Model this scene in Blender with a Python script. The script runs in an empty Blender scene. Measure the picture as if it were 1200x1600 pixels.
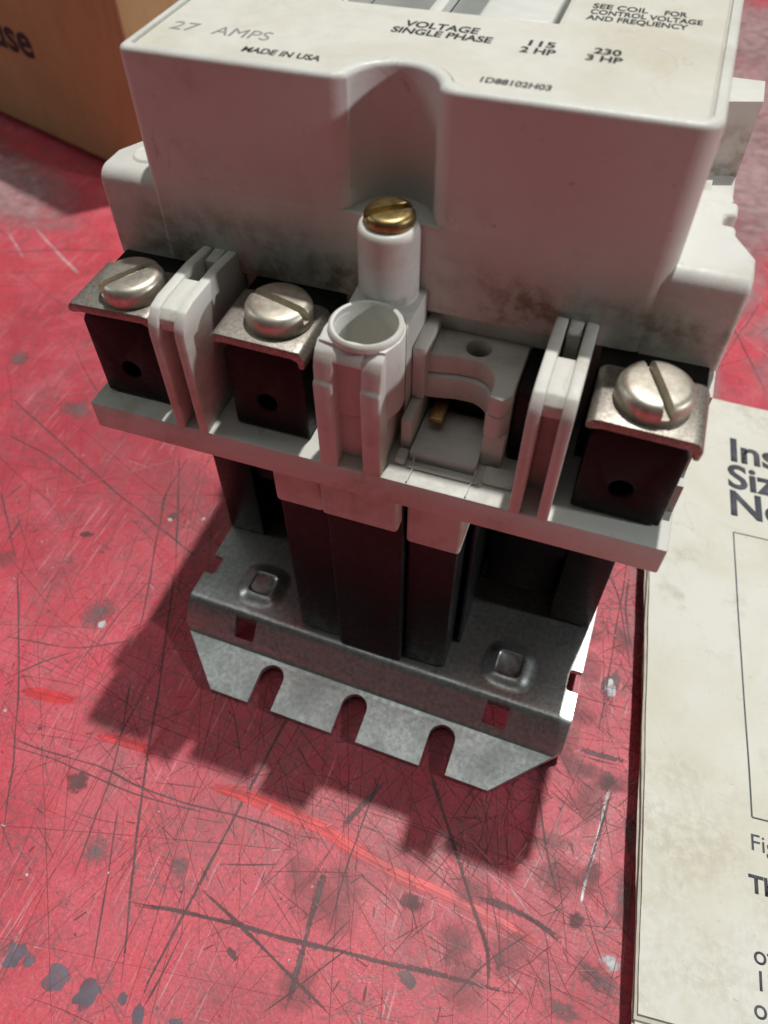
import bpy, bmesh, math, random
from mathutils import Vector, Matrix, noise

# ------------------------------------------------------------------ camera, light, exposure
K = 0.001                                   # every length below is written in millimetres
scene = bpy.context.scene
col = scene.collection

cam_data = bpy.data.cameras.new('camera')
cam = bpy.data.objects.new('camera', cam_data)
col.objects.link(cam)
scene.camera = cam
cam.location = (28.836 * K, -68.341 * K, 158.125 * K)
cam.rotation_mode = 'XYZ'
cam.rotation_euler = (0.675, 0.020, 0.344)
cam_data.sensor_fit = 'AUTO'
cam_data.sensor_width = 36.0
cam_data.lens = 27.0
cam_data.shift_x = 0.0146
cam_data.shift_y = -0.0102
cam_data.clip_start = 0.005
cam_data.clip_end = 20.0
cam_data.dof.use_dof = True
cam_data.dof.focus_distance = 0.128
cam_data.dof.aperture_fstop = 26.0

world = bpy.data.worlds.new('World')
scene.world = world
world.use_nodes = True
bg = world.node_tree.nodes['Background']
bg.inputs['Color'].default_value = (0.84, 1.0, 0.92, 1)
bg.inputs['Strength'].default_value = 0.032

# a broad dim ceiling light panel over the bench
panel_data = bpy.data.lights.new('ceiling_panel', 'AREA')
panel_data.shape = 'RECTANGLE'
panel_data.size = 1.15
panel_data.size_y = 1.0
panel_data.energy = 2.7
panel_data.color = (0.95, 1.0, 0.98)
panel = bpy.data.objects.new('ceiling_panel', panel_data)
col.objects.link(panel)
panel.location = (-0.20, 0.08, 1.6)

# one small hard shop lamp high up behind the contactor
lamp_data = bpy.data.lights.new('shop_lamp', 'AREA')
lamp_data.shape = 'DISK'
lamp_data.size = 0.036
lamp_data.energy = 14.8
lamp_data.color = (1.0, 0.985, 0.95)
lamp = bpy.data.objects.new('shop_lamp', lamp_data)
col.objects.link(lamp)
LD = Vector((0.078, 0.305, 1.0))
lamp.location = Vector((0, 0.02, 0.06)) + LD * 1.25
lamp.rotation_euler = (LD).to_track_quat('Z', 'Y').to_euler()

# a weaker work light off to the right, low beside the bench
side_data = bpy.data.lights.new('side_work_light', 'AREA')
side_data.shape = 'DISK'
side_data.size = 0.07
side_data.energy = 5.4
side_data.color = (0.94, 0.98, 1.0)
side = bpy.data.objects.new('side_work_light', side_data)
col.objects.link(side)
SD = Vector((0.93, 0.03, 0.36))
side.location = Vector((0, 0.02, 0.08)) + SD * 1.3
side.rotation_euler = SD.to_track_quat('Z', 'Y').to_euler()

# a soft light from the left, its source out of view
left_light_data = bpy.data.lights.new('left_soft_light', 'AREA')
left_light_data.shape = 'RECTANGLE'
left_light_data.size = 0.30
left_light_data.size_y = 0.45
left_light_data.energy = 2.0
left_light_data.color = (0.96, 1.0, 0.98)
left_light = bpy.data.objects.new('left_soft_light', left_light_data)
col.objects.link(left_light)
DD = Vector((-0.86, -0.10, 0.47))
left_light.location = Vector((0, 0.02, 0.05)) + DD * 1.5
left_light.rotation_euler = DD.to_track_quat('Z', 'Y').to_euler()

scene.view_settings.view_transform = 'Standard'
scene.view_settings.look = 'None'
scene.view_settings.exposure = 0.0
scene.view_settings.gamma = 1.0
scene.view_settings.use_curve_mapping = False
scene.render.engine = 'CYCLES'
scene.cycles.max_bounces = 8
scene.cycles.transparent_max_bounces = 16
scene.cycles.use_denoising = True
R = random.Random(7)

# ------------------------------------------------------------------ material helpers
class NT:
    def __init__(self, name):
        self.m = bpy.data.materials.new(name)
        self.m.use_nodes = True
        self.t = self.m.node_tree
        self.bsdf = self.t.nodes['Principled BSDF']
        self.out = self.t.nodes['Material Output']
        self.tc = self.t.nodes.new('ShaderNodeTexCoord')
    def n(self, kind, **kw):
        o = self.t.nodes.new('ShaderNode' + kind)
        for k, v in kw.items(): setattr(o, k, v)
        return o
    def link(self, a, b): self.t.links.new(a, b)
    def mapping(self, scale=(1, 1, 1), rot=(0, 0, 0), loc=(0, 0, 0)):
        mp = self.n('Mapping')
        mp.inputs['Scale'].default_value = scale
        mp.inputs['Rotation'].default_value = rot
        mp.inputs['Location'].default_value = loc
        self.link(self.tc.outputs['Object'], mp.inputs['Vector'])
        return mp.outputs['Vector']
    def noise(self, scale, detail=4, rough=.55, vec=None, dist=0.0):
        o = self.n('TexNoise')
        o.inputs['Scale'].default_value = scale
        o.inputs['Detail'].default_value = detail
        o.inputs['Roughness'].default_value = rough
        o.inputs['Distortion'].default_value = dist
        self.link(vec if vec is not None else self.tc.outputs['Object'], o.inputs['Vector'])
        return o.outputs['Fac']
    def ramp(self, fac, a, b, va=0.0, vb=1.0):
        o = self.n('MapRange')
        o.interpolation_type = 'SMOOTHSTEP'
        o.inputs['From Min'].default_value = a
        o.inputs['From Max'].default_value = b
        o.inputs['To Min'].default_value = va
        o.inputs['To Max'].default_value = vb
        self.link(fac, o.inputs['Value'])
        return o.outputs['Result']
    def mul(self, a, b, op='MULTIPLY'):
        o = self.n('Math', operation=op)
        for i, v in enumerate((a, b)):
            if isinstance(v, (int, float)): o.inputs[i].default_value = v
            else: self.link(v, o.inputs[i])
        return o.outputs[0]
    def mix(self, fac, a, b):
        o = self.n('Mix', data_type='RGBA')
        if isinstance(fac, (int, float)): o.inputs[0].default_value = fac
        else: self.link(fac, o.inputs[0])
        for s, v in ((6, a), (7, b)):
            if isinstance(v, tuple): o.inputs[s].default_value = (*v, 1)
            else: self.link(v, o.inputs[s])
        return o.outputs[2]
    def col(self, v):
        if isinstance(v, tuple): self.bsdf.inputs['Base Color'].default_value = (*v, 1)
        else: self.link(v, self.bsdf.inputs['Base Color'])
    def set(self, **kw):
        for k, v in kw.items():
            k = k.replace('_', ' ')
            if isinstance(v, (int, float)): self.bsdf.inputs[k].default_value = v
            else: self.link(v, self.bsdf.inputs[k])
    def bump(self, h, strength=.2, dist=.0003):
        o = self.n('Bump')
        o.inputs['Strength'].default_value = strength
        o.inputs['Distance'].default_value = dist
        self.link(h, o.inputs['Height'])
        self.link(o.outputs['Normal'], self.bsdf.inputs['Normal'])
    def pos(self, axis):
        o = self.n('SeparateXYZ')
        self.link(self.tc.outputs['Object'], o.inputs[0])
        return o.outputs['XYZ'.index(axis)]

M = {}
def ridge(t, sc, w, loc=(0, 0, 0), dist=.8, detail=3):
    """thin wandering lines where a noise crosses its mean"""
    n = t.noise(sc, detail, .55, vec=t.mapping(loc=loc), dist=dist)
    d = t.mul(t.mul(n, .5, 'SUBTRACT'), 1.0)
    o = t.n('Math', operation='ABSOLUTE'); t.link(d, o.inputs[0])
    return t.ramp(o.outputs[0], 0.0, w, 1.0, 0.0)
def plastic(name, base, dust, dirt_lo, dirt_hi, rough=.42, band=False):
    t = NT(name)
    big = t.noise(55, 5, .6, dist=.6)
    fine = t.noise(420, 5, .68)
    vfine = t.noise(1900, 4, .65)
    f = t.ramp(big, dirt_lo, dirt_hi)
    f = t.mul(f, t.ramp(fine, .3, .7, .35, 1.0))
    c = t.mix(t.mul(f, .75), base, dust)
    c = t.mix(t.mul(t.ramp(vfine, .58, .76), .3), c, dust)
    sc = t.mul(ridge(t, 70, .006, (.3, .2, .5)), t.ramp(t.noise(60, 3, .5, vec=t.mapping(loc=(.7, .7, .1))), .52, .66))
    c = t.mix(t.mul(sc, .35), c, (.30, .26, .20))
    c = t.mix(t.mul(t.ramp(t.noise(900, 2, .5), .73, .78), .35), c, (.20, .17, .13))
    if band:                                 # grime rubbed along the lower apron
        z = t.pos('Z')
        b = t.mul(t.ramp(z, .0885, .0915), t.ramp(z, .0940, .1030, 1.0, 0.0))
        b = t.mul(b, t.ramp(t.noise(34, 5, .65, vec=t.mapping((1, 1, 2.0), loc=(.06, 0, .02))), .34, .58))
        b = t.mul(b, t.ramp(fine, .36, .60, .25, 1.0))
        b = t.mul(b, t.ramp(t.noise(150, 5, .7), .36, .58, .3, 1.0))
        c = t.mix(t.mul(b, .9), c, (.24, .19, .12))
    t.col(c)
    t.set(Roughness=t.ramp(fine, .3, .7, rough - .08, rough + .14))
    t.bump(t.mul(vfine, fine, 'ADD'), .16, .0002)
    return t.m
M['white'] = plastic('white_plastic', (.70, .695, .65), (.50, .455, .37), .48, .76, band=True)
M['mould'] = plastic('moulded_white_plastic', (.67, .66, .61), (.38, .32, .235), .42, .70, rough=.52)
M['label'] = plastic('cream_label', (.69, .67, .60), (.54, .48, .36), .44, .74, rough=.5)
M['grey_plastic'] = plastic('grey_plastic', (.27, .28, .265), (.34, .32, .27), .5, .8)

def metal(name, base, dark, rough, sc=900, bump=.15, lo=.35, hi=.7, metallic=1.0, var=.07):
    t = NT(name)
    a = t.noise(sc, 5, .7)
    b = t.noise(sc * .12, 4, .6)
    f = t.mul(t.ramp(a, lo, hi), t.ramp(b, .3, .7, .45, 1.0))
    t.col(t.mix(f, dark, base))
    t.set(Metallic=metallic, Roughness=t.ramp(b, .3, .7, rough + var, rough - var))
    t.bump(a, bump, .00012)
    return t.m
M['zinc'] = metal('zinc_plated_steel', (.80, .81, .79), (.46, .47, .46), .34, 1000, .05, .30, .66, metallic=.88, var=.05)
M['nickel'] = metal('nickel_screw', (.70, .665, .58), (.50, .455, .37), .46, 900, .12, metallic=.88)
M['steel'] = metal('dull_clamp_steel', (.42, .39, .345), (.22, .195, .165), .50, 2800, .22, .34, .62, metallic=.8)
M['brass'] = metal('brass', (.55, .43, .19), (.20, .15, .065), .36, 420, .14)
def black(name, base, rough, spec=.18):
    t = NT(name)
    a = t.noise(300, 5, .6)
    t.col(t.mix(t.ramp(a, .45, .75), base, tuple(c * 1.6 + .003 for c in base)))
    t.set(Roughness=t.ramp(t.noise(900, 3), .3, .7, rough - .08, rough + .1))
    t.bump(t.noise(1500, 3), .08, .0002)
    t.bsdf.inputs['Specular IOR Level'].default_value = spec
    return t.m
M['black'] = black('black_phenolic', (.007, .006, .006), .45)
M['coil'] = black('black_coil_plastic', (.0035, .005, .0055), .36, .26)
M['ink'] = black('black_ink', (.035, .035, .042), .6)
M['faded_ink'] = black('faded_ink', (.26, .26, .25), .6)
M['dark_ink'] = black('grey_ink', (.085, .085, .10), .7)

def cardboard():
    t = NT('cardboard')
    fib = t.noise(260, 5, .6, vec=t.mapping((1, 1, .18)))
    big = t.noise(16, 4, .6)
    c = t.mix(t.ramp(big, .35, .7), (.55, .425, .205), (.43, .32, .15))
    c = t.mix(t.mul(t.ramp(fib, .45, .75), .35), c, (.36, .26, .12))
    t.col(c)
    t.set(Roughness=.85)
    t.bump(fib, .15, .0004)
    return t.m
M['cardboard'] = cardboard()

def paper():
    t = NT('aged_paper')
    big = t.noise(26, 6, .62, dist=.4)
    mid = t.noise(120, 5, .65)
    fine = t.noise(900, 4, .6)
    c = t.mix(t.ramp(big, .38, .7), (.74, .725, .655), (.65, .615, .49))
    c = t.mix(t.mul(t.ramp(mid, .52, .78), t.ramp(t.noise(34, 4, .6, vec=t.mapping(loc=(.3, .1, 0))), .45, .65)), c, (.46, .42, .33))
    c = t.mix(t.mul(t.ramp(fine, .62, .78), .4), c, (.34, .29, .21))
    cr = t.mul(ridge(t, 30, .006, (.1, .6, 0), .5, 2), t.ramp(t.noise(40, 3, .5, vec=t.mapping(loc=(.4, .9, 0))), .50, .62))
    c = t.mix(t.mul(cr, .18), c, (.40, .36, .28))
    sm = t.mul(t.ramp(t.noise(22, 4, .6, vec=t.mapping(loc=(.15, .33, 0))), .50, .66), t.ramp(t.noise(600, 4, .7), .36, .62))
    c = t.mix(t.mul(sm, .55), c, (.50, .46, .37))
    t.col(c)
    t.set(Roughness=.8)
    t.bump(t.mul(big, t.mul(mid, .4), 'ADD'), .35, .0012)
    return t.m
M['paper'] = paper()
def flat(name, c, rough=.8):
    t = NT(name)
    a = t.noise(300, 4)
    t.col(t.mix(t.ramp(a, .3, .7), c, tuple(v * .8 for v in c)))
    t.set(Roughness=rough)
    return t.m
M['page_edge'] = flat('page_edges', (.66, .61, .51))
M['print_ghost'] = flat('show_through_print', (.62, .64, .61))

def bench_paint():
    t = NT('worn_red_paint')
    big = t.noise(9, 5, .62, dist=.6)
    mid = t.noise(70, 6, .70, dist=.8)
    fine = t.noise(480, 6, .75)
    spk = t.noise(1500, 5, .7, dist=.5)
    c = t.mix(t.ramp(big, .35, .66), (.75, .083, .120), (.62, .062, .090))
    c = t.mix(t.mul(t.ramp(mid, .42, .70), .42), c, (.72, .20, .235))        # rubbed pale film
    c = t.mix(t.ramp(spk, .42, .68, 0.0, .65), c, (.42, .075, .095))         # fine mottling of the worn paint
    c = t.mix(t.ramp(spk, .46, .30, 0.0, .32), c, (.82, .29, .325))
    gr = t.mul(t.ramp(t.noise(34, 6, .7, vec=t.mapping(loc=(.2, .4, 0)), dist=1.0), .46, .70), t.ramp(fine, .36, .62, .05, 1.0))
    c = t.mix(t.mul(gr, .8), c, (.25, .12, .125))                           # grey brown grime
    c = t.mix(t.mul(t.ramp(t.noise(15, 5, .65, vec=t.mapping(loc=(.55, .12, 0)), dist=.8), .50, .68), .5), c, (.36, .045, .062))      # maroon rubbed patches
    # network of fine cracks and rubs
    for k, (sc, w, amt, sd) in enumerate(((95, .035, .75, .0), (210, .055, .7, .4), (430, .08, .6, .8))):
        vec = t.n('VectorMath', operation='ADD')
        nn = t.n('TexNoise'); nn.inputs['Scale'].default_value = sc * .5; nn.inputs['Detail'].default_value = 3
        t.link(t.tc.outputs['Object'], nn.inputs['Vector'])
        vs = t.n('VectorMath', operation='SCALE'); vs.inputs['Scale'].default_value = 1.1 / sc
        t.link(nn.outputs['Color'], vs.inputs[0])
        t.link(t.mapping((1, 1.7 - k * .5, 1), (0, 0, .6 + k), (sd, sd, 0)), vec.inputs[0]); t.link(vs.outputs[0], vec.inputs[1])
        vo = t.n('TexVoronoi', feature='DISTANCE_TO_EDGE'); vo.inputs['Scale'].default_value = sc
        t.link(vec.outputs[0], vo.inputs['Vector'])
        ln = t.ramp(vo.outputs['Distance'], 0.0, w, 1.0, 0.0)
        msk = t.ramp(t.noise(45 + 30 * k, 4, .6, vec=t.mapping(loc=(k * .9, .3 * k, 0))), .44, .62)
        c = t.mix(t.mul(t.mul(ln, msk), amt), c, (.22, .085, .095))
    # fine rubbing in several directions
    for k, (ang, sx, amt, lo) in enumerate(((.5, 26, .5, .60), (1.25, 22, .45, .61), (2.4, 24, .45, .615), (-.25, 30, .4, .60))):
        s = t.noise(48, 3, .6, vec=t.mapping((sx, 1.3, 1), (0, 0, ang), (k * .37, k * .21, 0)), dist=.25)
        msk = t.ramp(t.noise(24 + 5 * k, 3, .5, vec=t.mapping(loc=(k * .7, .3 * k, 0))), .42, .6)
        c = t.mix(t.mul(t.mul(t.ramp(s, lo, lo + .06), msk), amt), c, (.30, .10, .11) if k != 3 else (.78, .42, .44))
    c = t.mix(t.mul(t.ramp(t.noise(700, 2, .5), .69, .73), .6), c, (.14, .07, .075))
    t.col(c)
    t.set(Roughness=t.ramp(mid, .3, .7, .32, .56))
    t.bump(t.mul(spk, t.mul(mid, 1.5), 'ADD'), .35, .0003)
    return t.m
M['bench'] = bench_paint()

def mark(name, c, lo, hi, rough=.6, metallic=0.0, sc=520, amax=1.0):
    """paint wear whose ragged edge comes from a fade attribute and noise"""
    t = NT(name)
    a = t.n('Attribute', attribute_name='fade')
    nz = t.noise(sc, 5, .7)
    f = t.mul(a.outputs['Fac'], t.mul(nz, 1.6), 'MULTIPLY')
    alpha = t.ramp(f, lo, hi, 0.0, amax)
    t.col(t.mix(t.ramp(t.noise(200, 4), .3, .7), c, tuple(v * .65 for v in c)))
    t.set(Roughness=rough, Metallic=metallic, Alpha=alpha)
    return t.m
MARK = {'w': mark('rubbed_grime', (.27, .14, .145), .10, .80, sc=300, amax=.38),
        'g': mark('grey_wear', (.23, .19, .195), .30, .9, amax=.75, sc=900), 'h': mark('hairline_scratch', (.29, .075, .085), .16, .8, amax=.62, sc=400), 'f': mark('dust_film', (.55, .35, .36), .05, .8, sc=160, amax=.85),
        'D': mark('ragged_scratch', (.185, .10, .105), .46, .86, amax=.9, sc=1500), 'R': mark('red_scrape_band', (.80, .045, .055), .10, .95, .42, sc=500, amax=.6),
        'd': mark('dark_scratch', (.185, .09, .096), .22, .75, amax=.85, sc=1300),
        'r': mark('fresh_red_scrape', (.85, .06, .07), .12, .6, .45, sc=800), 'p': mark('pale_scratch', (.72, .33, .35), .25, .8),
        'l': mark('bare_metal', (.42, .42, .44), .35, .8, .45, .3), 's': mark('bright_chip', (.66, .64, .62), .3, .5, .4),
        'b': mark('blue_grey_stain', (.20, .19, .235), .36, .85, amax=.8, sc=420)}

# ------------------------------------------------------------------ mesh helpers (millimetres)
def tag(o, label=None, cat=None, group=None, kind=None):
    if label: o['label'] = label
    if cat: o['category'] = cat
    if group: o['group'] = group
    if kind: o['kind'] = kind
    return o
def empty(name, loc=(0, 0, 0)):
    o = bpy.data.objects.new(name, None)
    o.empty_display_size = .01
    col.objects.link(o)
    o.location = [c * K for c in loc]
    return o
def box(bm, x0, x1, y0, y1, z0, z1):
    v = [bm.verts.new(p) for p in ((x0, y0, z0), (x1, y0, z0), (x1, y1, z0), (x0, y1, z0), (x0, y0, z1), (x1, y0, z1), (x1, y1, z1), (x0, y1, z1))]
    for f in ((3, 2, 1, 0), (4, 5, 6, 7), (0, 1, 5, 4), (1, 2, 6, 5), (2, 3, 7, 6), (3, 0, 4, 7)):
        bm.faces.new([v[i] for i in f])
def prism(bm, poly, axis, lo, hi):
    """poly in the plane normal to axis: z -> (x,y), y -> (x,z), x -> (y,z)"""
    def P(a, b, h): return {'z': (a, b, h), 'y': (a, h, b), 'x': (h, a, b)}[axis]
    A = [bm.verts.new(P(a, b, lo)) for a, b in poly]
    B = [bm.verts.new(P(a, b, hi)) for a, b in poly]
    n = len(poly)
    fs = [bm.faces.new(A), bm.faces.new(B)]
    for i in range(n): fs.append(bm.faces.new((A[i], A[(i + 1) % n], B[(i + 1) % n], B[i])))
    bmesh.ops.recalc_face_normals(bm, faces=fs)
def lathe(bm, cx, cy, prof, n=32):
    """prof: (r, z) from the bottom axis point to the top axis point"""
    rings = []
    for r, z in prof:
        if r < 1e-6: rings.append([bm.verts.new((cx, cy, z))])
        else: rings.append([bm.verts.new((cx + r * math.cos(2 * math.pi * k / n), cy + r * math.sin(2 * math.pi * k / n), z)) for k in range(n)])
    fs = []
    for a, b in zip(rings, rings[1:]):
        for k in range(n):
            k2 = (k + 1) % n
            if len(a) == 1: fs.append(bm.faces.new((a[0], b[k], b[k2])))
            elif len(b) == 1: fs.append(bm.faces.new((a[k], a[k2], b[0])))
            else: fs.append(bm.faces.new((a[k], a[k2], b[k2], b[k])))
    bmesh.ops.recalc_face_normals(bm, faces=fs)
def arc(cx, cy, r, a0, a1, n=10):
    return [(cx + r * math.cos(math.radians(a0 + (a1 - a0) * i / n)), cy + r * math.sin(math.radians(a0 + (a1 - a0) * i / n))) for i in range(n + 1)]
def rrect(x0, x1, y0, y1, r, n=4):
    return arc(x1 - r, y1 - r, r, 0, 90, n) + arc(x0 + r, y1 - r, r, 90, 180, n) + arc(x0 + r, y0 + r, r, 180, 270, n) + arc(x1 - r, y0 + r, r, 270, 360, n)
def bevel(bm, w, seg=2, ang=35, sel=None):
    bm.normal_update()
    es = []
    for e in bm.edges:
        if len(e.link_faces) != 2: continue
        if e.calc_face_angle(0) < math.radians(ang): continue
        if sel and not sel(e): continue
        es.append(e)
    if es: bmesh.ops.bevel(bm, geom=es, offset=w, segments=seg, profile=.5, affect='EDGES', clamp_overlap=True)
def cut(bm, *cutters, op='DIFFERENCE'):
    """boolean with throw-away objects; returns a new bmesh"""
    def tmp(b):
        me = bpy.data.meshes.new('tmp'); b.to_mesh(me); b.free()
        o = bpy.data.objects.new('tmp', me); col.objects.link(o); return o
    o = tmp(bm)
    cs = [tmp(c) for c in cutters]
    for c in cs:
        md = o.modifiers.new('b', 'BOOLEAN'); md.object = c; md.operation = op; md.solver = 'EXACT'
    dg = bpy.context.evaluated_depsgraph_get()
    me = bpy.data.meshes.new_from_object(o.evaluated_get(dg))
    r = bmesh.new(); r.from_mesh(me)
    bpy.data.meshes.remove(me)
    for c in [o] + cs:
        d = c.data; bpy.data.objects.remove(c); bpy.data.meshes.remove(d)
    bmesh.ops.remove_doubles(r, verts=r.verts, dist=.002)
    bmesh.ops.dissolve_limit(r, angle_limit=math.radians(.5), verts=r.verts, edges=r.edges)
    return r
def obj(name, bm, mat, parent=None, smooth=40, shift=(0, 0, 0)):
    """link ONE mesh object; bm is in millimetres"""
    bmesh.ops.translate(bm, verts=bm.verts, vec=[-c for c in shift])
    bmesh.ops.scale(bm, vec=(K, K, K), verts=bm.verts)
    me = bpy.data.meshes.new(name)
    bm.to_mesh(me); bm.free()
    for m in (mat if isinstance(mat, list) else [mat]): me.materials.append(m)
    if smooth:
        me.shade_smooth()
        me.set_sharp_from_angle(angle=math.radians(smooth))
    o = bpy.data.objects.new(name, me)
    col.objects.link(o)
    o.parent = parent
    return o
def bx(name, mat, parent, *args, bev=.35, seg=2):
    bm = bmesh.new(); box(bm, *args); bevel(bm, bev, seg)
    return obj(name, bm, mat, parent)
def text_bm(s, size, bold=0.0, shear=0.0, thick=.05, width=None, align='LEFT', spacing=1.0):
    """flat lettering lying in the x-y plane from the origin, millimetres"""
    cu = bpy.data.curves.new('t', 'FONT')
    cu.body = s; cu.size = size; cu.offset = bold; cu.shear = shear; cu.align_x = align; cu.space_character = spacing
    cu.resolution_u = 4; cu.fill_mode = 'FRONT'
    o = bpy.data.objects.new('t', cu); col.objects.link(o)
    me = bpy.data.meshes.new_from_object(o.evaluated_get(bpy.context.evaluated_depsgraph_get()))
    bm = bmesh.new(); bm.from_mesh(me)
    bpy.data.meshes.remove(me); bpy.data.objects.remove(o); bpy.data.curves.remove(cu)
    if width and bm.verts:
        xs = [v.co.x for v in bm.verts]
        s0 = width / (max(xs) - min(xs))
        for v in bm.verts: v.co.x = (v.co.x - min(xs)) * s0
    ext = bmesh.ops.extrude_face_region(bm, geom=bm.faces[:])
    for g in ext['geom']:
        if isinstance(g, bmesh.types.BMVert): g.co.z += thick
    bmesh.ops.recalc_face_normals(bm, faces=bm.faces)
    return bm
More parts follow.
